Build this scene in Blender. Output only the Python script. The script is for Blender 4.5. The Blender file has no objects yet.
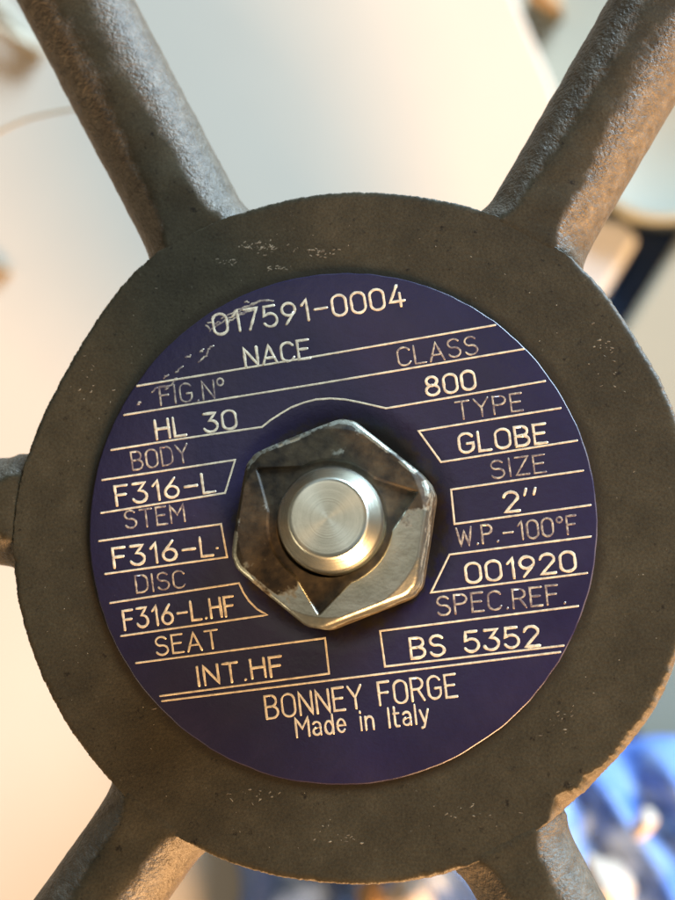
import bpy, bmesh, math, random
from mathutils import Vector, Matrix, noise

# ------------------------------------------------------------------ scene, camera
S = bpy.context.scene
MM = 0.001
PXM = 0.092 * MM                     # one photo pixel on the name plate, in metres
DIST = 0.160                         # camera to plate
FPX = DIST / PXM                     # focal length in photo pixels (900 high)
FLOOR_Z = -0.262
CAM = Vector((0.146, -0.082, 0.985)).normalized() * DIST

def camera_axes():
    """aim so that the plate centre (world origin) lands near photo pixel (344.5, 528)"""
    u, v = (344.5 - 337.5) / FPX, -(528 - 450) / FPX
    to = (-CAM).normalized(); fwd = to.copy()
    for _ in range(30):
        right = Vector((1, 0, 0)); right = (right - fwd * right.dot(fwd)).normalized()
        up = right.cross(fwd)
        eu, ev = to.dot(right) / to.dot(fwd), to.dot(up) / to.dot(fwd)
        fwd = (fwd + right * (eu - u) + up * (ev - v)).normalized()
    right = Vector((1, 0, 0)); right = (right - fwd * right.dot(fwd)).normalized()
    return right, right.cross(fwd), fwd
RT, UP, FW = camera_axes()

def pix(px, py, z=0.0):
    """world point on the horizontal plane z (metres) seen at photo pixel (px, py)"""
    d = FW + RT * ((px - 337.5) / FPX) + UP * (-(py - 450) / FPX)
    return CAM + d * ((z - CAM.z) / d.z)

cam_d = bpy.data.cameras.new('camera'); cam = bpy.data.objects.new('camera', cam_d)
S.collection.objects.link(cam); S.camera = cam
m = Matrix((RT, UP, -FW)).transposed().to_4x4(); m.translation = CAM
cam.matrix_world = m
cam_d.sensor_fit = 'VERTICAL'; cam_d.sensor_height = 24.0; cam_d.sensor_width = 18.0
cam_d.lens = 24.0 * FPX / 900.0
cam_d.clip_start = 0.005; cam_d.clip_end = 20
cam_d.dof.use_dof = True
cam_d.dof.focus_distance = (Vector((0, 0, 0.0005)) - CAM).dot(FW)
cam_d.dof.aperture_fstop = cam_d.lens / 2.7
S.render.resolution_x, S.render.resolution_y = 768, 1024

# ------------------------------------------------------------------ light
W = bpy.data.worlds.new('World'); S.world = W; W.use_nodes = True
bg = W.node_tree.nodes['Background']
bg.inputs[0].default_value = (1.0, 0.90, 0.74, 1); bg.inputs[1].default_value = 0.17

def area(name, loc, size, power, col, target=(0, 0, -0.02)):
    l = bpy.data.lights.new(name, 'AREA'); l.shape = 'RECTANGLE'; l.size, l.size_y = size
    l.energy = power; l.color = col
    o = bpy.data.objects.new(name, l); S.collection.objects.link(o)
    o.location = loc
    o.rotation_euler = (Vector(target) - Vector(loc)).to_track_quat('-Z', 'Y').to_euler()
    return o
area('window_light', (1.08, 1.32, 0.36), (1.1, 0.5), 150, (0.62, 0.82, 1.0))
area('warm_lamp', (0.90, -1.42, 0.30), (0.6, 0.4), 165, (1.0, 0.57, 0.26))
area('left_fill', (-1.3, -0.75, 0.60), (0.6, 0.5), 7, (1.0, 0.78, 0.50))  # added weak warm fill for the board at lower left
area('sheen_fill', (-0.22, 0.36, 1.4), (0.6, 0.6), 1.15, (1.0, 0.94, 0.82), (-0.05, 0.1, 0))  # added at the mirror angle for sheen on stem end and upper plate

S.view_settings.view_transform = 'Standard'; S.view_settings.look = 'None'
S.view_settings.exposure = 0.0; S.view_settings.gamma = 1.0
S.view_settings.use_curve_mapping = False
S.render.engine = 'CYCLES'

# ------------------------------------------------------------------ helpers
def new_mesh(name, verts, faces, mat, parent=None, smooth=True, attrs=None):
    me = bpy.data.meshes.new(name)
    me.from_pydata([tuple(v) for v in verts], [], faces); me.update()
    if smooth: me.polygons.foreach_set('use_smooth', [True] * len(me.polygons))
    for k, vals in (attrs or {}).items():
        a = me.attributes.new(k, 'FLOAT', 'POINT'); a.data.foreach_set('value', vals)
    if mat: me.materials.append(mat)
    o = bpy.data.objects.new(name, me); S.collection.objects.link(o)
    if parent: o.parent = parent
    return o
def empty(name, loc=(0, 0, 0)):
    o = bpy.data.objects.new(name, None); S.collection.objects.link(o); o.location = loc
    o.empty_display_size = 0.02
    return o
def tag(o, label=None, cat=None, kind=None, group=None):
    if label: o['label'] = label
    if cat: o['category'] = cat
    if kind: o['kind'] = kind
    if group: o['group'] = group
    return o
def nz(x, y, z=0.0): return noise.noise(Vector((x, y, z)))
def fbm(x, y, z=0.0, oct=4):
    s, a, f = 0, 1, 1
    for _ in range(oct):
        s += a * nz(x * f, y * f, z * f + 7.3); a *= 0.5; f *= 2.03
    return s

class NT:
    def __init__(self, name):
        self.m = bpy.data.materials.new(name); self.m.use_nodes = True
        self.t = self.m.node_tree; self.b = self.t.nodes['Principled BSDF']
    def n(self, typ, **kw):
        x = self.t.nodes.new(typ)
        for k, v in kw.items():
            if k.startswith('i_'): x.inputs[k[2:].replace('_', ' ')].default_value = v
            elif k.startswith('n_'): x.inputs[int(k[2:])].default_value = v
            else: setattr(x, k, v)
        return x
    def l(self, a, b): self.t.links.new(a, b)
    def coords(self):
        return self.n('ShaderNodeTexCoord').outputs['Object']
    def noise(self, scale, detail=4, rough=0.6, co=None):
        x = self.n('ShaderNodeTexNoise'); x.inputs['Scale'].default_value = scale
        x.inputs['Detail'].default_value = detail; x.inputs['Roughness'].default_value = rough
        self.l(co or self.coords(), x.inputs['Vector']); return x.outputs['Fac']
    def ramp(self, fac, stops):
        r = self.n('ShaderNodeValToRGB'); e = r.color_ramp.elements
        while len(e) < len(stops): e.new(0.5)
        for i, (p, c) in enumerate(stops):
            e[i].position = p; e[i].color = (*c, 1) if len(c) == 3 else c
        self.l(fac, r.inputs[0]); return r.outputs[0]
    def mix(self, f, a, b):
        x = self.n('ShaderNodeMix', data_type='RGBA')
        for s, v in ((0, f), (6, a), (7, b)):
            if hasattr(v, 'is_linked'): self.l(v, x.inputs[s])
            elif s: x.inputs[s].default_value = (*v, 1)
            else: x.inputs[s].default_value = v
        return x.outputs[2]
    def math(self, op, a, b=0.0, clamp=False):
        x = self.n('ShaderNodeMath', operation=op, use_clamp=clamp)
        for s, v in ((0, a), (1, b)):
            if hasattr(v, 'is_linked'): self.l(v, x.inputs[s])
            else: x.inputs[s].default_value = v
        return x.outputs[0]
    def bump(self, h, dist, strength=1.0, prev=None):
        x = self.n('ShaderNodeBump'); x.inputs['Distance'].default_value = dist
        if hasattr(strength, 'is_linked'): self.l(strength, x.inputs['Strength'])
        else: x.inputs['Strength'].default_value = strength
        self.l(h, x.inputs['Height'])
        if prev: self.l(prev, x.inputs['Normal'])
        return x.outputs[0]
    def set(self, **kw):
        for k, v in kw.items():
            s = self.b.inputs[k.replace('_', ' ')]
            if hasattr(v, 'is_linked'): self.l(v, s)
            else: s.default_value = (*v, 1) if isinstance(v, tuple) and len(v) == 3 else v
        return self

# ------------------------------------------------------------------ materials
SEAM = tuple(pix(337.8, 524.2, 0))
def mat_cast():
    t = NT('cast_iron'); co = t.coords()
    fl = t.n('ShaderNodeAttribute', attribute_name='flat').outputs['Fac']
    grain = t.noise(900, 6, 0.65, co); mid = t.noise(240, 5, 0.6, co); big = t.noise(60, 4, 0.6, co)
    # worn boundary of the ground flat
    f = t.math('ADD', fl, t.math('MULTIPLY', t.math('SUBTRACT', t.noise(700, 5, 0.7, co), 0.5), 0.9))
    f = t.n('ShaderNodeMapRange'); 
    f.inputs[1].default_value = 0.22; f.inputs[2].default_value = 0.66
    t.l(t.math('ADD', fl, t.math('MULTIPLY', t.math('SUBTRACT', t.noise(700, 5, 0.7, co), 0.5), 0.9)), f.inputs[0])
    f = f.outputs[0]
    flatc = t.ramp(t.math('ADD', t.math('MULTIPLY', mid, 0.6), t.math('MULTIPLY', big, 0.4)),
                   [(0.32, (0.027, 0.0225, 0.0120)), (0.50, (0.037, 0.0310, 0.0168)), (0.68, (0.051, 0.0430, 0.0245))])
    fine = t.ramp(t.noise(4200, 3, 0.6, co), [(0.30, (0.58, 0.56, 0.54)), (0.70, (1.0, 1.0, 1.0))])
    mulf = t.n('ShaderNodeMix', data_type='RGBA', blend_type='MULTIPLY'); mulf.inputs[0].default_value = 1
    t.l(flatc, mulf.inputs[6]); t.l(fine, mulf.inputs[7]); flatc = mulf.outputs[2]
    pits = t.ramp(t.noise(1100, 5, 0.65, co), [(0.29, (0.25, 0.22, 0.18)), (0.38, (1, 1, 1))])
    mulp = t.n('ShaderNodeMix', data_type='RGBA', blend_type='MULTIPLY'); mulp.inputs[0].default_value = 1
    t.l(flatc, mulp.inputs[6]); t.l(pits, mulp.inputs[7])
    scr = t.ramp(t.noise(800, 8, 0.82, co), [(0.63, (0, 0, 0)), (0.76, (1, 1, 1))])
    flatc = t.mix(t.math('MULTIPLY', scr, 0.55), mulp.outputs[2], (0.24, 0.21, 0.15))
    rawc = t.ramp(grain, [(0.30, (0.042, 0.034, 0.023)), (0.55, (0.080, 0.067, 0.049)), (0.75, (0.125, 0.108, 0.082))])
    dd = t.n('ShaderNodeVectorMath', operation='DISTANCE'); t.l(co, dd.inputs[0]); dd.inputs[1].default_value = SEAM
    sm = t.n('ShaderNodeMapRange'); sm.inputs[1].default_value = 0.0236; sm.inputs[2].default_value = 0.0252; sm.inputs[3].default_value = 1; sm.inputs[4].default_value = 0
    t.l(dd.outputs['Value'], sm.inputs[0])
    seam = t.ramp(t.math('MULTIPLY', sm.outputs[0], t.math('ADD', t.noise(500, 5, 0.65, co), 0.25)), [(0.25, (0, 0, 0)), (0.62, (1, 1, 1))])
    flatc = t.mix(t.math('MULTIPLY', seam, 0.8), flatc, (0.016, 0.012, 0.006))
    col = t.mix(f, rawc, flatc)
    bstr = t.math('ADD', t.math('MULTIPLY', f, -0.88), 1.0)
    b1 = t.bump(t.noise(3000, 3, 0.55, co), 0.00019, bstr)
    b2 = t.bump(t.noise(650, 4, 0.6, co), 0.00022, bstr, b1)
    rg = t.math('ADD', t.math('MULTIPLY', f, 0.02), 0.52)
    t.set(Base_Color=col, Roughness=rg, Normal=b2, Specular_IOR_Level=t.math('ADD', t.math('MULTIPLY', f, -0.18), 0.40))
    return t.m
def mat_plate():
    t = NT('anodised_plate'); co = t.coords()
    c = t.ramp(t.noise(90, 5, 0.6, co), [(0.3, (0.0072, 0.0056, 0.025)), (0.7, (0.0128, 0.0096, 0.037))])
    dust = t.ramp(t.noise(1500, 4, 0.7, co), [(0.69, (0, 0, 0)), (0.78, (1, 1, 1))])
    c = t.mix(t.math('MULTIPLY', dust, 0.5), c, (0.10, 0.085, 0.10))
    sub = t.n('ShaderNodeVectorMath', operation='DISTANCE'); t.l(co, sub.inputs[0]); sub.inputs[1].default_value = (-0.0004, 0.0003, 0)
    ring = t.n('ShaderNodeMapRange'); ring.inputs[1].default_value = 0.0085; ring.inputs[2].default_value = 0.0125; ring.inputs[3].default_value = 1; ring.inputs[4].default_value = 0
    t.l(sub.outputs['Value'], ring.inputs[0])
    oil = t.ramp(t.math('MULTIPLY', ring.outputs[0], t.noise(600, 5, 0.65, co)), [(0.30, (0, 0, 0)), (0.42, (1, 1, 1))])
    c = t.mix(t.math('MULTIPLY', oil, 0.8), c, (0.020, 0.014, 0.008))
    mp = t.n('ShaderNodeMapping'); mp.inputs['Rotation'].default_value = (0, 0, 0.6); mp.inputs['Scale'].default_value = (1, 9, 1); t.l(co, mp.inputs[0])
    scuff = t.ramp(t.noise(420, 6, 0.75, mp.outputs[0]), [(0.66, (0, 0, 0)), (0.76, (1, 1, 1))])
    c = t.mix(t.math('MULTIPLY', scuff, 0.30), c, (0.10, 0.085, 0.12))
    edge = t.n('ShaderNodeAttribute', attribute_name='bare').outputs['Fac']
    c = t.mix(edge, c, (0.13, 0.115, 0.12))
    r = t.ramp(t.noise(160, 5, 0.6, co), [(0.3, (0.28,) * 3), (0.7, (0.40,) * 3)])
    t.set(Base_Color=c, Roughness=r, Metallic=0.0, Specular_IOR_Level=0.5,
          Normal=t.bump(t.noise(1300, 3, 0.6, co), 0.00004, 0.7))
    return t.m
def mat_letter(name, col, dark, amt):
    t = NT(name); co = t.coords()
    k = t.ramp(t.noise(1400, 4, 0.7, co), [(0.5 - amt, (0, 0, 0)), (0.5 + 0.12, (1, 1, 1))])
    t.set(Base_Color=t.mix(k, dark, col), Roughness=0.42, Metallic=0.25)
    return t.m
def mat_nut():
    t = NT('steel_nut'); co = t.coords()
    g = t.n('ShaderNodeAttribute', attribute_name='grime_shade').outputs['Fac']
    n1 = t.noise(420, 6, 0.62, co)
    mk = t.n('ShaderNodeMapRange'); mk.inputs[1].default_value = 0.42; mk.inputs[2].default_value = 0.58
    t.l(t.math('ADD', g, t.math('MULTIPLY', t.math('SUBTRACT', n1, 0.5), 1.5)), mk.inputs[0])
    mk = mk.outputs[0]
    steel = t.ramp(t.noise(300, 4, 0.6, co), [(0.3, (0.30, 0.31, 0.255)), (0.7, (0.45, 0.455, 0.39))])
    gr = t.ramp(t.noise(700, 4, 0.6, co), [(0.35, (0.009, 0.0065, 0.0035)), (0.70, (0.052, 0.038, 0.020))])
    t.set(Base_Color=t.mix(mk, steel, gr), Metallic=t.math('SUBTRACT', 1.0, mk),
          Roughness=t.math('ADD', t.math('MULTIPLY', mk, 0.22), 0.34),
          Normal=t.bump(t.noise(800, 4, 0.6, co), 0.00010, 0.6), Specular_IOR_Level=0.3)
    return t.m
def mat_stem():
    t = NT('turned_steel'); co = t.coords()
    tan = t.n('ShaderNodeTangent', direction_type='RADIAL', axis='Z')
    sx = t.n('ShaderNodeSeparateXYZ'); t.l(co, sx.inputs[0])
    r = t.math('SQRT', t.math('ADD', t.math('MULTIPLY', sx.outputs[0], sx.outputs[0]), t.math('MULTIPLY', sx.outputs[1], sx.outputs[1])))
    rings = t.n('ShaderNodeTexNoise', noise_dimensions='1D'); rings.inputs['Scale'].default_value = 9000
    rings.inputs['Detail'].default_value = 3; t.l(r, rings.inputs['W'])
    c = t.ramp(t.noise(500, 4, 0.6, co), [(0.3, (0.56, 0.59, 0.51)), (0.7, (0.68, 0.70, 0.61))])
    t.set(Base_Color=c, Metallic=1.0, Roughness=0.27, Anisotropic=0.75, Tangent=tan.outputs[0],
          Normal=t.bump(rings.outputs['Fac'], 0.00002, 0.4))
    return t.m
def mat_plain(name, c0, c1, scale, rough=0.6, spec=0.4, bump=0.0, bscale=200):
    t = NT(name); co = t.coords()
    t.set(Base_Color=t.ramp(t.noise(scale, 4, 0.6, co), [(0.3, c0), (0.7, c1)]), Roughness=rough, Specular_IOR_Level=spec)
    if bump: t.set(Normal=t.bump(t.noise(bscale, 4, 0.6, co), bump))
    return t.m
M_CAST, M_PLATE, M_NUT, M_STEM = mat_cast(), mat_plate(), mat_nut(), mat_stem()
M_BOLD = mat_letter('bright_engraving', (0.82, 0.73, 0.54), (0.44, 0.36, 0.26), 0.16)
M_THIN = mat_letter('faded_engraving', (0.56, 0.48, 0.35), (0.16, 0.12, 0.12), 0.08)
M_LINE = mat_letter('ruled_engraving', (0.76, 0.66, 0.46), (0.42, 0.35, 0.26), 0.2)
M_FLOOR = mat_plain('grey_concrete', (0.33, 0.28, 0.205), (0.38, 0.33, 0.25), 14, 0.8)
M_BOARD = mat_plain('white_board', (0.425, 0.385, 0.325), (0.46, 0.42, 0.355), 9, 0.55)
M_CREAM = mat_plain('cream_board', (0.22, 0.225, 0.185), (0.25, 0.255, 0.21), 10, 0.6)
M_WBOX = mat_plain('white_card', (0.34, 0.35, 0.35), (0.40, 0.41, 0.41), 12, 0.6)
M_NAVY = mat_plain('navy_cloth', (0.010, 0.022, 0.060), (0.02, 0.05, 0.12), 20, 0.7)
M_TIN = mat_plain('pale_tin', (0.19, 0.205, 0.18), (0.27, 0.275, 0.22), 18, 0.6)
M_BLUE = mat_plain('blue_plastic', (0.020, 0.10, 0.44), (0.20, 0.29, 0.45), 80, 0.45, 0.5)
M_PAPER = mat_plain('cream_paper', (0.40, 0.34, 0.28), (0.46, 0.40, 0.34), 20, 0.7)
M_BROWN = mat_plain('brown_card', (0.28, 0.16, 0.06), (0.36, 0.22, 0.10), 25, 0.7)
M_CABLE = mat_plain('tan_cable', (0.20, 0.145, 0.085), (0.26, 0.19, 0.115), 60, 0.6)
M_STRAW = mat_plain('pale_straw', (0.34, 0.29, 0.21), (0.42, 0.37, 0.28), 60, 0.7)
M_VALVE = mat_plain('forged_body', (0.10, 0.10, 0.10), (0.18, 0.17, 0.16), 60, 0.5, 0.5, 0.0006, 500)

# ------------------------------------------------------------------ background surfaces
def slab(name, pts_px, ztop, thick, mat, bev=0.002, label=None, cat=None, kind=None, z_px=None):
    """extruded outline; corners given as photo pixels on its top plane"""
    pts = [pix(x, y, ztop) for x, y in pts_px]
    bm = bmesh.new()
    top = [bm.verts.new(p) for p in pts]; f = bm.faces.new(top)
    f.normal_update()
    if f.normal.z < 0: f.normal_flip()
    r = bmesh.ops.extrude_face_region(bm, geom=[f])
    vs = [g for g in r['geom'] if isinstance(g, bmesh.types.BMVert)]
    for v in vs: v.co.z -= thick
    bmesh.ops.recalc_face_normals(bm, faces=bm.faces)
    if bev: bmesh.ops.bevel(bm, geom=list(bm.edges), offset=bev, segments=3, affect='EDGES', profile=0.5)
    cx = sum((p for p in pts), Vector()) / len(pts); base = Vector((cx.x, cx.y, ztop - thick))
    me = bpy.data.meshes.new(name)
    bmesh.ops.translate(bm, verts=bm.verts, vec=-base)
    bm.to_mesh(me); bm.free()
    me.materials.append(mat); o = bpy.data.objects.new(name, me); S.collection.objects.link(o); o.location = base
    me.polygons.foreach_set('use_smooth', [False] * len(me.polygons))
    return tag(o, label, cat, kind)

g = 1.6
new_floor = new_mesh('floor', [(-g, -g, FLOOR_Z), (g, -g, FLOOR_Z), (g, g, FLOOR_Z), (-g, g, FLOOR_Z)], [(0, 1, 2, 3)], M_FLOOR)
tag(new_floor, kind='structure')
BT = FLOOR_Z + 0.018
slab('white_board', [(-620, -420), (338, -420), (515, -2), (552, 84), (565, 130), (560, 640), (430, 700), (262, 878), (190, 1000), (60, 1500), (-620, 1500)],
     BT, 0.018, M_BOARD, 0.0008, 'large white board lying flat on the floor under the valve', 'board')
slab('cream_board', [(684, 226), (790, 60), (1150, 120), (1150, 980), (718, 800), (630, 736), (560, 684), (558, 430)],
     FLOOR_Z + 0.014, 0.014, M_CREAM, 0.002, 'cream coloured board lying right of the wheel hub beyond the navy cloth', 'board')
slab('white_box', [(624, 220), (640, 238), (575, 342), (520, 300), (566, 205)], FLOOR_Z + 0.012, 0.012, M_WBOX, 0.002,
     'flat white carton between the spoke and the navy cloth', 'box')

# navy cloth lying on the floor between the carton and the cream board
def cloth(name, box, z0, amp, mat, res=70, freq=1.0, seed=0.0, ridges=0.0):
    x0, y0, x1, y1 = box; V = []; F = []
    a, b = pix(x0, y1, FLOOR_Z), pix(x1, y0, FLOOR_Z); c = (a + b) / 2
    for j in range(res + 1):
        for i in range(res + 1):
            u, v = i / res, j / res
            px = x0 + (x1 - x0) * u + 22 * nz(v * 5, seed, 1); py = y0 + (y1 - y0) * v + 22 * nz(u * 5, seed, 2)
            p = pix(px, py, FLOOR_Z)
            s = freq / 0.03
            h = 0.5 + 0.5 * fbm(p.x * s, p.y * s, seed, 3)
            rd = 1 - abs(nz(p.x * s * 1.3 + p.y * s * 0.8, p.y * s * 0.35, seed + 4)) * 2
            h = h * (1 - ridges) + ridges * max(0, rd)
            e = min(u, 1 - u, v, 1 - v); e = min(1, e / 0.07)
            V.append(Vector((p.x - c.x, p.y - c.y, z0 - FLOOR_Z + amp * h * e)))
    for j in range(res):
        for i in range(res):
            k = j * (res + 1) + i; F.append((k, k + res + 1, k + res + 2, k + 1))
    o = new_mesh(name, V, F, mat); o.location = (c.x, c.y, FLOOR_Z)
    md = o.modifiers.new('thickness', 'SOLIDIFY'); md.thickness = 0.0006; md.offset = 1
    return o
tag(cloth('navy_cloth', (575, 130, 800, 420), FLOOR_Z + 0.001, 0.007, M_NAVY, 50, 0.8, 2.0), 'dark navy cloth crumpled in the gap between carton and cream board', 'cloth')
tag(cloth('blue_plastic_sheet', (250, 742, 820, 1180), FLOOR_Z + 0.0195, 0.022, M_BLUE, 130, 1.25, 5.0, 0.5), 'crumpled glossy blue plastic sheet on the floor below the wheel', 'plastic sheet')

# round pale tin
def lathe(profile, n=64, center=(0, 0), start=0.0):
    V, F = [], []
    for r, z in profile:
        for i in range(n):
            a = start + 2 * math.pi * i / n
            V.append(Vector((center[0] + r * math.cos(a), center[1] + r * math.sin(a), z)))
    for k in range(len(profile) - 1):
        for i in range(n):
            j = (i + 1) % n
            F.append((k * n + i, k * n + j, (k + 1) * n + j, (k + 1) * n + i))
    return V, F
c = pix(670, 124, FLOOR_Z + 0.018)
prof = [(0.0001, 0.050), (0.0205, 0.050), (0.0212, 0.0525), (0.0225, 0.0525), (0.0232, 0.0515), (0.0232, 0.050), (0.0222, 0.048), (0.0222, 0.003), (0.023, 0.001), (0.0225, 0.0), (0.0001, 0.0)]
prof = [(r_, z_ * 0.18) for r_, z_ in prof]
V, F = lathe(prof); tin = new_mesh('round_lid', V, [f[::-1] for f in F], M_TIN); tin.location = (c.x, c.y, FLOOR_Z + 0.0085)
tag(tin, 'round pale lid with a raised lip on the navy cloth', 'lid')

# dark offcut at top and pale grey sheet
slab('dark_offcut', [(538, -30), (566, 6), (552, 12), (522, -14)], FLOOR_Z + 0.012, 0.012, M_BROWN, 0.002, 'small dark brown offcut beside the edge of the white board', 'offcut')

# scraps on the blue sheet
def scrap(name, px, py, rx, ry, rot, mat, label, cat, zt=0.055, seed=0):
    c = pix(px, py, FLOOR_Z + zt); V, F = [], []
    n, rr = 28, 7
    for k in range(rr + 1):
        for i in range(n):
            a = 2 * math.pi * i / n; q = k / rr
            w = 1 + 0.45 * nz(math.cos(a) * 1.6, math.sin(a) * 1.6, seed)
            x, y = rx * PXM * 2.5 * q * w * math.cos(a), ry * PXM * 2.5 * q * w * math.sin(a)
            ca, sa = math.cos(rot), math.sin(rot)
            V.append(Vector((x * ca - y * sa, x * sa + y * ca, 0.006 * (1 - q * q) + 0.002 * nz(x * 120, y * 120, seed))))
    for k in range(rr):
        for i in range(n):
            j = (i + 1) % n; F.append((k * n + i, (k + 1) * n + i, (k + 1) * n + j, k * n + j))
    o = new_mesh(name, V, F, mat); o.location = (c.x, c.y, FLOOR_Z + zt)
    md = o.modifiers.new('thickness', 'SOLIDIFY'); md.thickness = 0.001
    return tag(o, label, cat)
scrap('paper_scrap', 645, 823, 15, 9, 1.0, M_PAPER, 'small oval scrap of cream paper on the blue sheet', 'paper', seed=1)
scrap('paper_scrap', 611, 893, 36, 19, -1.0, M_PAPER, 'larger rounded cream paper scrap beside the lower spoke', 'paper', seed=2)
scrap('paper_scrap', 412, 900, 22, 26, 0.5, M_PAPER, 'cream paper scrap on the blue sheet just below the hub', 'paper', seed=3)
scrap('cardboard_scrap', 374, 905, 16, 30, 0.2, M_BROWN, 'brown cardboard scrap on the blue sheet below the hub', 'cardboard', zt=0.050, seed=4)

# thin cables and fibres
def tube(name, pts, r, mat, parent=None, n=8, taper=None):
    V, F = [], []
    for k, p in enumerate(pts):
        d = (pts[min(k + 1, len(pts) - 1)] - pts[max(k - 1, 0)]).normalized()
        s = d.cross(Vector((0, 0, 1)));  s = s.normalized() if s.length > 1e-6 else Vector((1, 0, 0))
        u = s.cross(d); rk = r * (taper(k / (len(pts) - 1)) if taper else 1)
        for i in range(n):
            a = 2 * math.pi * i / n; V.append(p + s * rk * math.cos(a) + u * rk * math.sin(a))
    for k in range(len(pts) - 1):
        for i in range(n):
            j = (i + 1) % n; F.append((k * n + i, k * n + j, (k + 1) * n + j, (k + 1) * n + i))
    F += [tuple(range(n))[::-1], tuple(range((len(pts) - 1) * n, len(pts) * n))]
    return new_mesh(name, V, F, mat, parent)
def cr(pts, sub=8, closed=False):
    out = []; n = len(pts)
    for i in range(n - 1):
        p0, p1, p2, p3 = pts[max(i - 1, 0)], pts[i], pts[i + 1], pts[min(i + 2, n - 1)]
        for k in range(sub):
            t = k / sub
            out.append(0.5 * ((2 * p1) + (p2 - p0) * t + (2 * p0 - 5 * p1 + 4 * p2 - p3) * t * t + (3 * p1 - p0 - 3 * p2 + p3) * t ** 3))
    out.append(pts[-1]); return out
def bgpath(lst, z): return cr([pix(x, y, z) for x, y in lst])
rc = 0.0009
o = tube('cable', bgpath([(-160, 260), (-60, 165), (0, 131), (30, 118), (65, 110), (110, 104), (140, 108)], -0.075), rc * 0.36, M_STRAW)
tag(o, 'thin tan cable arching behind the upper spoke above the white board', 'cable')
o = tube('cable', bgpath([(-120, 225), (-40, 255), (0, 268), (10, 274)], BT + rc * 1.3), rc * 1.3, M_CABLE)
tag(o, 'short tan cable end on the white board beside the hub', 'cable')
for i, (pts, lab) in enumerate((([(-30, -20), (4, 12), (18, 28), (40, 60)], 'tan straw strand lying under another behind the upper spoke'),
                                ([(-20, 20), (5, 30), (20, 40), (44, 52)], 'tan straw strand lying across another behind the upper spoke'))):
    tag(tube('straw_strand', bgpath(pts, BT + 0.0011 + 0.0022 * i), 0.0011, M_STRAW), lab, 'straw')

# ------------------------------------------------------------------ the valve
valve = empty('globe_valve', (0, 0, BT))
tag(valve, 'globe valve seen from above with six spoked cast handwheel and purple name plate', 'valve')
def child(o, parent=valve):
    o.parent = parent
    o.matrix_parent_inverse = Matrix.Translation(-Vector((0, 0, BT))) if parent is valve else Matrix()
    return o
ZF = -0.00022                         # hub face; the plate top is z = 0

# hub outline, traced as photo pixels on the face plane
hub_px = [(340, 192), (300, 197), (243, 212), (195, 232), (148, 258), (110, 300), (75, 355), (45, 410), (23, 470), (13, 545), (18, 602), (35, 660),
          (60, 713), (105, 775), (153, 820), (205, 852), (260, 872), (320, 882), (380, 884), (440, 875), (508, 848), (560, 814), (600, 775),
          (640, 730), (668, 683), (684, 610), (688, 545), (686, 470), (675, 413), (660, 380), (640, 346), (613, 304), (580, 264), (530, 232), (475, 208), (440, 200), (390, 193)]
HP = [pix(x, y, ZF) for x, y in hub_px]
HC = sum(((HP[0] + HP[18]) / 2, (HP[9] + HP[26]) / 2), Vector()) / 2
pol = sorted((math.atan2(p.y - HC.y, p.x - HC.x), math.hypot(p.x - HC.x, p.y - HC.y)) for p in HP)
def hub_r(a):
    a = (a + math.pi) % (2 * math.pi) - math.pi
    n = len(pol)
    for i in range(n):
        a1, r1 = pol[i]; a2, r2 = pol[(i + 1) % n]
        if i == n - 1:
            a2 += 2 * math.pi
            if a < pol[0][0]: a += 2 * math.pi
        if a1 <= a <= a2:
            t = (a - a1) / (a2 - a1)
            r0 = pol[i - 1][1]; r3 = pol[(i + 2) % n][1]
            return 0.5 * (2 * r1 + (r2 - r0) * t + (2 * r0 - 5 * r1 + 4 * r2 - r3) * t * t + (3 * r1 - r0 - 3 * r2 + r3) * t ** 3)
    return pol[0][1]
# spokes: middle of each at the hub edge, and a second point farther out, photo pixels
spoke_px = [((195, 233), (72, 0)), ((530, 235), (645, 37)), ((12, 509), (-120, 513)), ((155, 815), (97, 900)), ((510, 846), (546, 915)), ((688, 525), (830, 521))]
spokes = []
for (a, b) in spoke_px:
    A, B = pix(*a, ZF - 0.002), pix(*b, ZF - 0.002); d = (B - A); d.z = 0; d.normalize()
    d = (d * 0.6 + (Vector((A.x - HC.x, A.y - HC.y, 0))).normalized() * 0.4).normalized()
    spokes.append((Vector((A.x, A.y, 0)), d))
spoke_ang = [math.atan2(A.y - HC.y, A.x - HC.x) for A, d in spokes]
def adist(a, b): return abs((a - b + math.pi) % (2 * math.pi) - math.pi)

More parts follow.
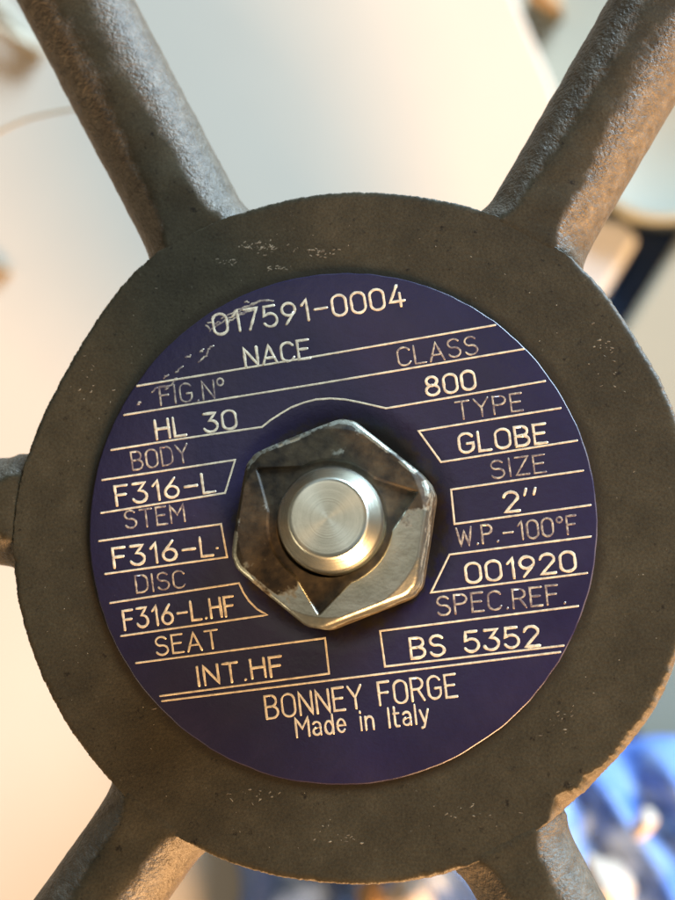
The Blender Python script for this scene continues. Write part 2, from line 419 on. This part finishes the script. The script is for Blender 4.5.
def hub_rs(a):
    o = [(-0.12, 1), (-0.08, 2), (-0.04, 3), (0, 3), (0.04, 3), (0.08, 2), (0.12, 1)]
    return sum(hub_r(a + d) * w for d, w in o) / sum(w for d, w in o)
N = 1080
def hub_mesh():
    V, F, fl = [], [], []
    rings = []
    for i in range(N):
        a = 2 * math.pi * i / N; ca, sa = math.cos(a), math.sin(a)
        R = hub_rs(a) + 0.00005 * fbm(ca * 22, sa * 22, 0, 3) + 0.00007 * fbm(ca * 120, sa * 120, 3, 3)
        near = min(adist(a, s) for s in spoke_ang)
        deg = math.degrees((a + math.pi) % (2 * math.pi) - math.pi)
        low = math.exp(-((deg + 42) / 24) ** 2)                 # chipped lower right edge
        up = math.exp(-((deg - 30) / 22) ** 2)
        ch = 0.00014 + 0.00012 * max(0, fbm(ca * 40, sa * 40, 9, 3)) + low * (0.00034 + 0.00045 * max(0, fbm(ca * 16, sa * 16, 5, 4)) + 0.00020 * max(-0.6, fbm(ca * 75, sa * 75, 8, 3))) + up * 0.00012
        ch += 0.0009 * math.exp(-((deg + 50.3) / 2.2) ** 2) + 0.0004 * math.exp(-((deg + 45) / 1.6) ** 2)
        nf = min(1, max(0.04, (near - 0.13) / 0.03)); ch *= nf
        depth = ch * (0.9 + 1.4 * low)
        pr = [(0.006, ZF, 1), (0.020, ZF, 1)]
        for q in (0.0224, 0.0238, 0.0252, 0.0266, 0.028): pr.append((q, ZF, 1))
        pr += [(R - ch - 0.0011, ZF, 1), (R - ch - 0.0004, ZF, 1), (R - ch - 0.0001, ZF - 0.000008 * nf, 1), (R - ch, ZF - 0.00004 * nf, 0.75 + 0.25 * (1 - nf)),
               (R - ch * 0.45 + 0.00008 * nz(ca * 90, sa * 90), ZF - depth * 0.55, 0.2), (R - 0.00002, ZF - depth, 0.0), (R + 0.00008, ZF - depth - 0.0006, 0)]
        for zz in (-0.003, -0.006, -0.010, -0.015, -0.020):
            pr.append((R - 0.00025 * abs(zz) / 0.004 + 0.0001 * fbm(ca * 30, sa * 30, zz * 900), zz, 0))
        pr += [(R - 0.0035, -0.0225, 0), (0.016, -0.0235, 0), (0.006, -0.0235, 0)]
        rings.append(pr)
    P = len(rings[0])
    for k in range(P):
        for i in range(N):
            a = 2 * math.pi * i / N; r, z, f = rings[i][k]
            V.append(Vector((HC.x + r * math.cos(a), HC.y + r * math.sin(a), z))); fl.append(f)
    for k in range(P):
        for i in range(N):
            j = (i + 1) % N; k2 = (k + 1) % P
            F.append((k * N + i, k2 * N + i, k2 * N + j, k * N + j))
    return V, F, fl
V, F, fl = hub_mesh()
wheel = child(new_mesh('hand_wheel', V, F, M_CAST, attrs={'flat': fl}))
wheel['label'] = 'brown cast iron hub with a flat ground face'

RIM_R = 0.092
def smooth(a, b, x):
    t = max(0, min(1, (x - a) / (b - a))); return t * t * (3 - 2 * t)
def spoke_mesh(idx):
    A, d = spokes[idx]; s = Vector((-d.y, d.x, 0))
    NA, V, F, fl = 72, [], [], []
    r_in = -0.006; L = 0
    p = A.copy()
    L = math.sqrt(max(0, RIM_R ** 2 - 0)) - math.hypot(A.x - HC.x, A.y - HC.y)
    steps = int((L - r_in) / 0.0005)
    for k in range(steps + 1):
        t = r_in + (L - r_in) * k / steps
        rad = 0.00515 + 0.0005 * math.exp(-max(0, t) / 0.0009) + 0.00018 * max(0, t) / 0.03
        drop = 0.011 * smooth(0.032, 0.060, t)
        zc = ZF - 0.0047 + 0.00010 * max(0, t) / 0.03 - drop
        ztop = ZF - 0.00006 + 0.000075 * smooth(-0.0012, -0.0004, t) + 0.00034 * smooth(0.003, 0.018, t) - drop
        for i in range(NA):
            a = 2 * math.pi * i / NA
            x, z = math.cos(a), math.sin(a)
            base = A + d * t
            nn = fbm((base.x + s.x * x * rad) * 500, (base.y + s.y * x * rad) * 500, z * 2.6 + idx, 3)
            rr = rad * (1.0 if z > 0 else 1.0) + 0.00007 * nn
            zz = zc + rr * z * (1.0 if z > 0 else 1.25)
            zcap = ztop + 0.00010 * nz(base.x * 300 + x, base.y * 300, idx) * min(1, max(0, t) / 0.004)
            over = zz - zcap; kk = 0.00012 + 0.0010 * smooth(0.002, 0.010, t)
            f = 0.0
            if over > -0.0003:
                f = min(1.0, 0.40 + over / 0.0005)
                f *= 1 - 0.30 * smooth(0.004, 0.022, t)
            # soft minimum: the ground flat rolls into the round cast sides
            hh = max(kk - abs(zz - zcap), 0) / kk
            zz = min(zz, zcap) - hh * hh * kk * 0.25
            pt = base + s * (rr * x)
            V.append(Vector((pt.x, pt.y, zz))); fl.append(f)
    for k in range(steps):
        for i in range(NA):
            j = (i + 1) % NA; F.append((k * NA + i, (k + 1) * NA + i, (k + 1) * NA + j, k * NA + j))
    return V, F, fl
spoke_labels = ['spoke with its side catching cool light', None, None, None, None, None]
for i in range(6):
    V, F, fl = spoke_mesh(i)
    o = new_mesh('spoke', V, [f[::-1] for f in F], M_CAST, attrs={'flat': fl}); o.parent = wheel
# rim
V, F = [], []; NR, NS = 240, 20
for i in range(NR):
    a = 2 * math.pi * i / NR
    for k in range(NS):
        b = 2 * math.pi * k / NS; w = 0.0068 + 0.00012 * fbm(math.cos(a) * 30, math.sin(a) * 30, b, 3)
        r = RIM_R + w * math.cos(b)
        V.append(Vector((HC.x + r * math.cos(a), HC.y + r * math.sin(a), -0.0160 + w * math.sin(b))))
for i in range(NR):
    for k in range(NS):
        F.append((i * NS + k, ((i + 1) % NR) * NS + k, ((i + 1) % NR) * NS + (k + 1) % NS, i * NS + (k + 1) % NS))
o = new_mesh('rim', V, F, M_CAST, attrs={'flat': [0.0] * len(V)}); o.parent = wheel

# name plate: thin disc with a fine bare bevel
PR = 256.5 * PXM; PC = pix(337.8, 524.2, 0)
V, F, bare = [], [], []
NP = 360
prof = [(0.0052, 0.0, 0), (0.012, 0.0, 0), (0.018, 0, 0), (PR - 0.00012, 0.0, 0), (PR - 0.00009, -0.000006, 0.25), (PR - 0.00002, -0.00005, 0.55), (PR, -0.00009, 0.3), (PR, -0.00021, 0), (0.0052, -0.00021, 0)]
for r, z, bb in prof:
    for i in range(NP):
        a = 2 * math.pi * i / NP
        deg = math.degrees((a + math.pi) % (2 * math.pi) - math.pi)
        lit_side = 1.0 if -75 < deg < 45 else 0.25  # bevel painted paler on the right, where it catches the light
        rr = r + (0.00006 * fbm(math.cos(a) * 14, math.sin(a) * 14, 1, 3) if r > 0.02 else 0)
        V.append(Vector((PC.x + rr * math.cos(a), PC.y + rr * math.sin(a), z))); bare.append(bb * lit_side * max(0, min(1, 0.6 + 1.4 * nz(math.cos(a) * 9, math.sin(a) * 9, 4))))
for k in range(len(prof)):
    for i in range(NP):
        j = (i + 1) % NP; k2 = (k + 1) % len(prof)
        F.append((k * NP + i, k2 * NP + i, k2 * NP + j, k * NP + j))
plate = child(new_mesh('name_plate', V, F, M_PLATE, attrs={'bare': bare}))
plate['label'] = 'round dark purple engraved name plate'

# ------------------------------------------------------------------ engraving: single stroke font
def arc(cx, cy, rx, ry, a0, a1, n=10):
    return [(cx + rx * math.cos(math.radians(a0 + (a1 - a0) * i / n)), cy + ry * math.sin(math.radians(a0 + (a1 - a0) * i / n))) for i in range(n + 1)]
O_ = arc(.28, .72, .28, .28, 0, 180, 10) + arc(.28, .28, .28, .28, 180, 360, 10) + [(.56, .72)]
GL = {
 '0': (.56, [O_]),
 '1': (.30, [[(.06, .76), (.26, 1), (.26, 0)]]),
 '2': (.56, [arc(.28, .73, .27, .27, 170, -25, 9) + [(.02, 0), (.56, 0)]]),
 '3': (.56, [[(.03, 1), (.52, 1), (.25, .62)] + arc(.26, .31, .29, .31, 80, -160, 11)]),
 '4': (.60, [[(.44, 0), (.44, .62)], [(.36, 1), (.02, .24), (.60, .24)]]),
 '5': (.56, [[(.50, 1), (.08, 1), (.04, .56)] + arc(.27, .32, .28, .32, 125, -155, 12)]),
 '6': (.56, [[(.44, 1), (.10, .52)] + arc(.28, .30, .27, .30, 150, 510, 16)]),
 '7': (.54, [[(0, 1), (.54, 1), (.16, 0)]]),
 '8': (.56, [arc(.28, .76, .23, .24, -90, 270, 14), arc(.28, .27, .28, .27, 90, 450, 16)]),
 '9': (.56, [arc(.28, .70, .27, .30, -30, 330, 16) + [(.12, 0)]]),
 '-': (.56, [[(.04, .46), (.54, .46)]]),
 '.': (.10, [[(.04, .0), (.06, .03)]]),
 "'": (.14, [[(.12, 1.02), (.04, .74)]]),
 'o': (.30, [arc(.15, .86, .14, .15, 0, 360, 12)]),
 ' ': (.36, []),
 'A': (.62, [[(0, 0), (.31, 1), (.62, 0)], [(.11, .32), (.51, .32)]]),
 'B': (.54, [[(0, 0), (0, 1), (.28, 1)] + arc(.28, .76, .22, .24, 90, -90, 8) + [(.0, .52)], [(.28, .52)] + arc(.28, .26, .26, .26, 90, -90, 8) + [(0, 0)]]),
 'C': (.54, [arc(.29, .71, .28, .29, 25, 180, 8) + arc(.29, .29, .28, .29, 180, 335, 8)]),
 'D': (.56, [[(0, 0), (0, 1), (.26, 1)] + arc(.26, .68, .30, .32, 90, 0, 6) + arc(.26, .32, .30, .32, 0, -90, 6) + [(0, 0)]]),
 'E': (.48, [[(.48, 1), (0, 1), (0, 0), (.48, 0)], [(0, .53), (.40, .53)]]),
 'F': (.48, [[(.48, 1), (0, 1), (0, 0)], [(0, .53), (.40, .53)]]),
 'G': (.58, [arc(.29, .71, .28, .29, 25, 180, 8) + arc(.29, .29, .28, .29, 180, 360, 9) + [(.57, .46), (.32, .46)]]),
 'H': (.54, [[(0, 0), (0, 1)], [(.54, 0), (.54, 1)], [(0, .53), (.54, .53)]]),
 'I': (.06, [[(.03, 0), (.03, 1)]]),
 'L': (.46, [[(0, 1), (0, 0), (.46, 0)]]),
 'M': (.66, [[(0, 0), (0, 1), (.33, .42), (.66, 1), (.66, 0)]]),
 'N': (.56, [[(0, 0), (0, 1), (.56, 0), (.56, 1)]]),
 'O': (.58, [[(x * 1.03, y) for x, y in O_]]),
 'P': (.52, [[(0, 0), (0, 1), (.28, 1)] + arc(.28, .75, .24, .25, 90, -90, 8) + [(0, .5)]]),
 'R': (.54, [[(0, 0), (0, 1), (.28, 1)] + arc(.28, .75, .24, .25, 90, -90, 8) + [(0, .5)], [(.28, .5), (.54, 0)]]),
 'S': (.54, [arc(.27, .755, .25, .245, 30, 250, 10) + arc(.27, .265, .27, .265, 80, -160, 11)]),
 'T': (.58, [[(0, 1), (.58, 1)], [(.29, 1), (.29, 0)]]),
 'W': (.76, [[(0, 1), (.17, 0), (.38, .8), (.59, 0), (.76, 1)]]),
 'Y': (.60, [[(0, 1), (.30, .48), (.60, 1)], [(.30, .48), (.30, 0)]]),
 'Z': (.54, [[(0, 1), (.54, 1), (0, 0), (.54, 0)]]),
 'a': (.42, [arc(.20, .50, .19, .18, 150, 0, 6) + [(.40, 0)], [(.40, .36), (.16, .36)] + arc(.17, .18, .16, .18, 90, 270, 8) + [(.24, 0), (.40, .12)]]),
 'd': (.42, [arc(.20, .34, .20, .34, 20, 340, 14), [(.41, 1), (.41, 0)]]),
 'e': (.42, [[(.01, .36), (.41, .36)] + arc(.21, .36, .20, .32, 0, 180, 8) + arc(.21, .32, .20, .32, 180, 320, 7)]),
 'i': (.06, [[(.03, 0), (.03, .68)], [(.03, .92), (.03, .97)]]),
 'n': (.40, [[(0, 0), (0, .68)], [(0, .44)] + arc(.20, .46, .19, .22, 170, 0, 8) + [(.39, 0)]]),
 't': (.26, [[(.06, 1), (.06, .12), (.12, 0), (.26, 0)], [(0, .68), (.26, .68)]]),
 'l': (.06, [[(.03, 1), (.03, 0)]]),
 'y': (.42, [[(0, .68), (.21, .02)], [(.42, .68), (.16, -.20), (.04, -.24)]]),
}
def stroke_add(V, F, pts, w, z=0.0, wob=0.0, seed=0.0):
    """half round bead along a polyline of world points"""
    n = len(pts); NS = 6
    if n < 2: return
    base = len(V)
    dirs = [(pts[i + 1] - pts[i]).normalized() if (pts[i + 1] - pts[i]).length > 1e-9 else Vector((1, 0, 0)) for i in range(n - 1)]
    P = []
    for k in range(n):
        if k == 0: t, m_ = dirs[0], 1
        elif k == n - 1: t, m_ = dirs[-1], 1
        else:
            t = dirs[k - 1] + dirs[k]
            t = t.normalized() if t.length > 0.3 else dirs[k]
            m_ = 1 / max(0.6, t.dot(dirs[k]))
        P.append((pts[k], t, m_))
    P = [(P[0][0] - P[0][1] * w * 0.45, P[0][1], 0.5)] + P + [(P[-1][0] + P[-1][1] * w * 0.45, P[-1][1], 0.5)]
    for p, t, m_ in P:
        s = Vector((-t.y, t.x, 0)); ww = w * m_ * (1 + wob * nz(p.x * 2500, p.y * 2500, seed))
        for i in range(NS + 1):
            a = math.pi * i / NS
            V.append(p + s * (ww * 0.5 * math.cos(a)) + Vector((0, 0, z + 0.05 * w * math.sin(a) - 0.000002)))
    q = NS + 1
    for k in range(len(P) - 1):
        for i in range(NS):
            F.append((base + k * q + i, base + (k + 1) * q + i, base + (k + 1) * q + i + 1, base + k * q + i + 1))
    for k in (0, len(P) - 1):
        F.append(tuple(base + k * q + i for i in range(q))[::(1 if k == 0 else -1)])
def densify(pts, step=0.00035):
    out = [pts[0]]
    for a, b in zip(pts, pts[1:]):
        n = max(1, int((b - a).length / step))
        out += [a.lerp(b, i / n) for i in range(1, n + 1)]
    return out
TRK = 0.22
def text(s, p0, p1, h, wpx, mat, gap=TRK, label=None):
    wd = sum(GL[c][0] for c in s) + gap * (len(s) - 1)
    a, b = Vector(p0), Vector(p1); ex = (b - a) / wd; e = ex.normalized(); ey = Vector((e.y, -e.x)) * h
    V, F = [], []; x = 0; rnd = random.Random(s)
    for ci, c in enumerate(s):
        gw, st = GL[c]; jy = rnd.uniform(-0.025, 0.025)
        for k, poly in enumerate(st):
            pts = []
            for gx, gy in poly:
                q = a + ex * (x + gx) + ey * (gy + jy); pts.append(pix(q.x, q.y, 0.0))
            stroke_add(V, F, densify(pts), wpx * PXM, 0.000001 * k, 0.42, ci)
        x += gw + gap
    o = new_mesh('engraved_text', V, F, mat); o.parent = plate
    o['label'] = label or ('engraved lettering reading ' + s.replace('o', '°') if s != 'Made in Italy' else 'engraved lettering reading Made in Italy')
    return o
def rule(pts_px, wpx=2.05, curve=False, name='engraved_line', mat=None):
    pts = [pix(x, y, 0) for x, y in pts_px]
    if curve: pts = cr(pts, 8)
    V, F = [], []; stroke_add(V, F, densify(pts, 0.0004), wpx * PXM, 0, 0.2)
    o = new_mesh(name, V, F, mat or M_LINE); o.parent = plate; return o
B, T = 2.8, 1.9
for s, p0, p1, h, w, mt in [
    ('017591-0004', (215, 335.5), (405, 305), 20.5, B, M_BOLD), ('NACE', (246, 367), (310, 358), 18.5, B, M_BOLD),
    ('CLASS', (399, 366), (478, 353.5), 18, T, M_THIN), ('FIG.N', (161, 405), (215, 399), 18.5, T, M_THIN),
    ('800', (427, 396), (476, 388.5), 18.5, B, M_BOLD), ('HL 30', (157, 439), (237, 428), 18.5, B, M_BOLD),
    ('TYPE', (457, 419.5), (523, 410.5), 17.5, T, M_THIN), ('GLOBE', (460, 453.5), (547, 442.5), 19, B, M_BOLD),
    ('BODY', (133, 470), (189, 462), 18, T, M_THIN), ('F316-L', (117, 505), (215, 491.5), 19, B, M_BOLD),
    ('STEM', (126, 529), (185, 521.5), 17.5, T, M_THIN), ('F316-L', (114.5, 567), (213, 555), 19, B, M_BOLD),
    ('SIZE', (492, 478.5), (546, 471.5), 17.5, T, M_THIN), ("2''", (505, 512), (538, 508), 19.5, B, M_BOLD),
    ('W.P.-100oF', (458, 546), (577, 533), 18, T + .2, M_THIN), ('001920', (467, 583.5), (576, 570), 19.5, B, M_BOLD),
    ('SPEC.REF.', (438, 615.5), (566, 603), 18.5, T + .2, M_THIN), ('BS 5352', (411.5, 658), (539.5, 645), 20, B, M_BOLD),
    ('DISC', (137, 593), (185, 587), 17, T, M_THIN), ('F316-L.HF', (125, 629.5), (235, 614.5), 19, B - .2, M_BOLD),
    ('SEAT', (157, 655.5), (219, 647), 18, T + .2, M_LINE), ('INT.HF', (198.5, 686), (283, 674.5), 19, B - .2, M_BOLD),
    ('BONNEY FORGE', (267, 719), (457, 696), 22.5, T + .5, M_LINE), ('Made in Italy', (297, 737), (429, 722.5), 19, T + .3, M_LINE)]:
    text(s, p0, p1, h, w, mt)
# degree ring after FIG.N and a stray dot
o = rule([(220 + 3.2 * math.cos(a * .5236), 382 + 3.6 * math.sin(a * .5236)) for a in range(13)], T, name='engraved_text', mat=M_THIN); o['label'] = 'small engraved degree ring'
rule([(216.6, 548), (217.4, 548)], 2.6, name='engraved_dot')
for pts in [[(137, 386), (315, 356.5), (495, 325)], [(124, 415), (323, 383), (523.5, 349)], [(102, 480), (235, 460), (225, 493), (101, 513)],
            [(560.5, 408), (418.5, 431), (441, 462), (577, 440.5)], [(99, 541), (221, 524), (227, 557), (105, 574)],
            [(583, 470.5), (451, 489.5), (454.5, 524), (590.5, 505)], [(590.5, 536.5), (449.5, 554.5), (431, 592.5), (587, 573)],
            [(578, 606), (380, 631), (385, 666.5), (563.5, 645.5)], [(136, 663), (325, 638), (329, 673.5), (160, 696)], [(162, 701), (360, 676.5), (560, 652)]]:
    rule(pts)
def dense(p): return p
rule([(111, 450), (180, 439), (262, 427), (270, 420.5), (280, 414), (291, 407.5), (304, 402.5), (316, 399.5), (330, 398.5), (345, 399.5), (358, 402), (371.5, 405), (386, 408.3), (470, 394), (545, 381)])
rule([(110, 603), (239, 583), (243, 592), (249, 601), (257, 609), (267, 614.8), (121, 636)])
# scratches through the first digits
for k, pts in enumerate([[(209, 331), (222, 322), (236, 313), (252, 303), (272, 299)], [(222, 318), (240, 309), (262, 301), (276, 301)], [(228, 322), (238, 316), (251, 309)],
                         [(199, 362), (206, 356), (208, 350), (214, 344)], [(186, 358), (191, 355)], [(165, 389), (172, 384), (178, 376)], [(160, 387), (171, 386)], [(206, 326), (213, 331)], [(208, 322), (216, 324), (221, 321)], [(232, 316), (246, 312), (258, 310)], [(200, 352), (204, 349)], [(152, 392), (158, 386)], [(164, 378), (169, 374)], [(176, 372), (184, 366)], [(138, 404), (141, 401)], [(244, 303), (249, 301)]]):
    rn = random.Random(k); q = []
    for a, b in zip(pts, pts[1:]):
        for i in range(5): q.append((a[0] + (b[0] - a[0]) * i / 5 + rn.uniform(-.9, .9), a[1] + (b[1] - a[1]) * i / 5 + rn.uniform(-.9, .9)))
    rule(q, 1.7, name='scratch', mat=M_THIN)

# pale scuffs and chips on the ground hub face
M_CHIP = mat_letter('bare_metal_chip', (0.27, 0.235, 0.17), (0.09, 0.072, 0.048), 0.10)
M_PIT = mat_plain('dark_pit', (0.010, 0.008, 0.005), (0.016, 0.012, 0.008), 300, 0.8, 0.2)
def fleck(V, F, p, rx, ry, rot, h, rn):
    n = 9; b = len(V); ca, sa = math.cos(rot), math.sin(rot)
    V.append(p + Vector((0, 0, h)))
    for i in range(n):
        a = 2 * math.pi * i / n; w = rn.uniform(0.55, 1.2)
        x, y = rx * w * math.cos(a), ry * w * math.sin(a)
        V.append(p + Vector((x * ca - y * sa, x * sa + y * ca, -0.000004)))
    for i in range(n): F.append((b, b + 1 + i, b + 1 + (i + 1) % n))
rn = random.Random(11)
def fleck_part(name, spots, mat, h, label):
    V, F = [], []
    for x, y, rx, ry, rot in spots: fleck(V, F, pix(x, y, ZF), rx * PXM, ry * PXM, rot, h * PXM, rn)
    o = new_mesh(name, V, F, mat, None, False); o.parent = wheel; o['kind'] = 'stuff'; o['label'] = label
spots = []
for (cx, cy, sx, sy, n) in [(262, 246, 26, 5, 26), (225, 262, 14, 5, 8), (505, 856, 26, 8, 26), (322, 252, 22, 4, 14), (275, 268, 16, 3, 8), (168, 710, 20, 6, 10), (255, 795, 30, 8, 10),
                            (345, 838, 22, 5, 8), (470, 812, 30, 8, 8), (505, 228, 14, 6, 6), (130, 290, 20, 16, 6), (610, 350, 24, 30, 12), (600, 330, 10, 24, 10), (85, 380, 16, 26, 8), (560, 720, 20, 20, 8)]:
    for _ in range(int(n * 1.6)):
        spots.append((rn.gauss(cx, sx * 0.55), rn.gauss(cy, sy * 0.55), rn.uniform(0.6, 3.6), rn.uniform(0.35, 1.3), rn.gauss(0.15, 0.5)))
pits = []
while len(pits) < 150:
    a = rn.uniform(0, 6.283); q = rn.uniform(0.0243, 0.0305); p = (HC.x + q * math.cos(a), HC.y + q * math.sin(a))
    d = Vector((p[0], p[1], ZF)) - CAM
    px_, py_ = 337.5 + FPX * d.dot(RT) / d.dot(FW), 450 - FPX * d.dot(UP) / d.dot(FW)
    (pits if rn.random() < 0.65 else spots).append((px_, py_, rn.uniform(0.5, 1.7), rn.uniform(0.4, 1.0), rn.uniform(0, 3)))
ok = lambda q: math.hypot(q[0] - 343.3, q[1] - 529) > 260 and math.hypot(q[0] - 350, q[1] - 538) < 326
fleck_part('bare_chip', [q for q in spots if ok(q)], M_CHIP, 0.10, 'small pale chips and scuffs on the hub face')
fleck_part('casting_pit', [q for q in pits if ok(q)], M_PIT, 0.05, 'small dark pits on the hub face')

# ------------------------------------------------------------------ nut
ZN = 0.0066
nut_px = [(345, 418), (432, 488), (415, 590), (318, 630), (232, 555), (245, 460)]
NV = [pix(x, y, ZN - 0.0006) for x, y in nut_px]
nc = sum(NV, Vector()) / 6; 
rcor = sum((v - nc).length for v in NV) / 6 * 1.025
ang0 = sum((math.atan2(v.y - nc.y, v.x - nc.x) + k * math.pi / 3 - math.atan2(NV[0].y - nc.y, NV[0].x - nc.x) + math.pi) % (2 * math.pi) - math.pi for k, v in enumerate(NV)) / 6 + math.atan2(NV[0].y - nc.y, NV[0].x - nc.x)
apo = rcor * math.cos(math.pi / 6)
def hex_r(a):
    b = (a - ang0) % (math.pi / 3) - math.pi / 6
    r = apo / math.cos(b)
    return r - 0.00042 * max(0, (abs(b) / (math.pi / 6) - 0.70) / 0.30) ** 3
NN = 432; BORE = 0.0050
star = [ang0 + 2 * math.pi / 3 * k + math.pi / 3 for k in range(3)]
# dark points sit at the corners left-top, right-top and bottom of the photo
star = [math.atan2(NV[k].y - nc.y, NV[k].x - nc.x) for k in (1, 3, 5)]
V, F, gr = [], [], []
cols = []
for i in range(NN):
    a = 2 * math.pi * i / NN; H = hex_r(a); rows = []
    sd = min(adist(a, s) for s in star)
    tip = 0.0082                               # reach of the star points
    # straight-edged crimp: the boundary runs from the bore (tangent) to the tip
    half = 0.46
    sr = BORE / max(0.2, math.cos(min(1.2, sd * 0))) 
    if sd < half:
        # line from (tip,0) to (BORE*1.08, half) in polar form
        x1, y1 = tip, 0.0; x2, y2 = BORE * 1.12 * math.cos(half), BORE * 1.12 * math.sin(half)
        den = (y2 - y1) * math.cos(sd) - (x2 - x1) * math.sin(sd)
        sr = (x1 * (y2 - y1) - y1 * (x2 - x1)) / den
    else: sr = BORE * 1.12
    nrad = 60
    top_out = apo * 0.995
    for k in range(nrad + 1):
        r = BORE * 0.97 + (H - 0.0003 - BORE * 0.97) * k / nrad
        z = ZN
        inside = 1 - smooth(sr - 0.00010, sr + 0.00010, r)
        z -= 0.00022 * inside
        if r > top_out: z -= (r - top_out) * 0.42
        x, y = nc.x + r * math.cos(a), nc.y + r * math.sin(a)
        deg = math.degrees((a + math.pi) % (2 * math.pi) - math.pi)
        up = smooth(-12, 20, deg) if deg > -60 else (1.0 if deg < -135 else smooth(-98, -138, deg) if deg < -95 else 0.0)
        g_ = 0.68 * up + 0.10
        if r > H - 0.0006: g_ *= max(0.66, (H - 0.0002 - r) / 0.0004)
        g_ = max(g_, 1.4 * inside)  # crimp shade painted into the recess colour, on top of the real dirt
        rows.append((x, y, z, g_))
    zt = rows[-1][2]
    for q, (dr, dz) in enumerate([(0.0002, 0.00006), (0.00006, 0.0002), (0.0, 0.00042), (0.0, 0.0012)]):
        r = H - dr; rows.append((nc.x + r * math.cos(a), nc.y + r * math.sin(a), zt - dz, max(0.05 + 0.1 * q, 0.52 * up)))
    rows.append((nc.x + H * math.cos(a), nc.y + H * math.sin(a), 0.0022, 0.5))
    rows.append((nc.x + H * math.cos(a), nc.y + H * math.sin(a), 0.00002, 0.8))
    cols.append(rows)
P = len(cols[0])
# bore wall first
for i in range(NN):
    x, y, z, g_ = cols[i][0]; cols[i] = [(x, y, 0.0001, 1.0)] + cols[i]
P += 1
for k in range(P):
    for i in range(NN):
        x, y, z, g_ = cols[i][k]; V.append(Vector((x - 0, y - 0, z))); gr.append(g_)
for k in range(P - 1):
    for i in range(NN):
        j = (i + 1) % NN; F.append((k * NN + i, (k + 1) * NN + i, (k + 1) * NN + j, k * NN + j))
nut = child(new_mesh('lock_nut', V, F, M_NUT, attrs={'grime_shade': gr}))
nut['label'] = 'hexagonal steel lock nut with grimy top and crimp shade painted dark'

# ------------------------------------------------------------------ stem
prof = []
z0, z1, z2 = 0.0020, 0.0092, 0.0107
prof += [(0.00001, z2)]
for k in range(1, 13): prof.append((0.00340 * k / 12, z2 - (0.0 if k < 12 else 0.00002)))
prof += [(0.00350, z2 - 0.0001), (0.00364, z2 - 0.00028), (0.00440, z1 + 0.0004), (0.00462, z1 + 0.0001), (0.00470, z1 - 0.0002)]
zz = z1 - 0.00035
while zz > 0.0045:                       # fine thread below the chamfer
    prof += [(0.00470, zz), (0.00474, zz - 0.00025), (0.00458, zz - 0.0005), (0.00462, zz - 0.00065)]; zz -= 0.0009
prof += [(0.0046, 0.0), (0.0046, -0.030), (0.0070, -0.031), (0.0070, -0.115)]
st_c = pix(330.4, 519.5, z1)
V, F = lathe(prof, 128)
stem = new_mesh('stem', V, [f[::-1] for f in F], M_STEM)
stem.parent = valve; stem.location = (st_c.x, st_c.y, -BT)
stem['label'] = 'round bright turned stem end'

# ------------------------------------------------------------------ valve below the wheel (hidden by the hub from here)
def box_at(name, cx, cy, cz, sx, sy, sz, bev=0.003):
    bm = bmesh.new(); bmesh.ops.create_cube(bm, size=1)
    for v in bm.verts: v.co = Vector((cx + v.co.x * sx, cy + v.co.y * sy, cz + v.co.z * sz))
    bmesh.ops.bevel(bm, geom=list(bm.edges), offset=bev, segments=2, affect='EDGES')
    me = bpy.data.meshes.new(name); bm.to_mesh(me); bm.free(); me.materials.append(M_VALVE)
    o = bpy.data.objects.new(name, me); S.collection.objects.link(o); return child(o)
def lathe_part(name, prof, n=48, flip=True):
    V, F = lathe(prof, n); o = new_mesh(name, V, [f[::-1] for f in F] if flip else F, M_VALVE); return child(o)
lathe_part('yoke_sleeve', [(0.0075, -0.0236), (0.0150, -0.0236), (0.0155, -0.025), (0.0155, -0.043), (0.0150, -0.045), (0.0075, -0.045)])
for sx in (-1, 1):
    pts = cr([Vector((sx * 0.012, 0, -0.040)), Vector((sx * 0.018, 0, -0.052)), Vector((sx * 0.021, 0, -0.080)), Vector((sx * 0.021, 0, -0.118))], 6)
    child(tube('yoke_arm', pts, 0.006, M_VALVE, None, 12))
lathe_part('bonnet_flange', [(0.0001, -0.114), (0.029, -0.114), (0.032, -0.117), (0.032, -0.132), (0.029, -0.135), (0.0001, -0.135)])
for k in range(4):
    a = math.pi / 4 + k * math.pi / 2; x, y = 0.024 * math.cos(a), 0.024 * math.sin(a)
    V, F = lathe([(0.0001, -0.106), (0.0058, -0.106), (0.0065, -0.107), (0.0065, -0.1138), (0.0001, -0.1138)], 6, (x, y))
    child(new_mesh('bonnet_bolt', V, [f[::-1] for f in F], M_VALVE, None, False))
lathe_part('valve_body', [(0.0001, -0.136), (0.028, -0.136), (0.030, -0.139), (0.029, -0.165), (0.033, -0.185), (0.033, -0.205), (0.028, -0.226), (0.025, BT + 0.0005), (0.0001, BT + 0.0005)])
for sx in (-1, 1):
    V, F = lathe([(0.0001, 0.0), (0.016, 0.0), (0.019, 0.008), (0.019, 0.028), (0.018, 0.030), (0.013, 0.030), (0.012, 0.018), (0.0001, 0.018)], 40)
    V = [Vector((-0.466 * u + 0.885 * v.x, -0.885 * u - 0.466 * v.x, -0.192 + v.y)) for v in V for u in (sx * (0.012 + v.z),)]
    child(new_mesh('socket_end', V, F, M_VALVE))
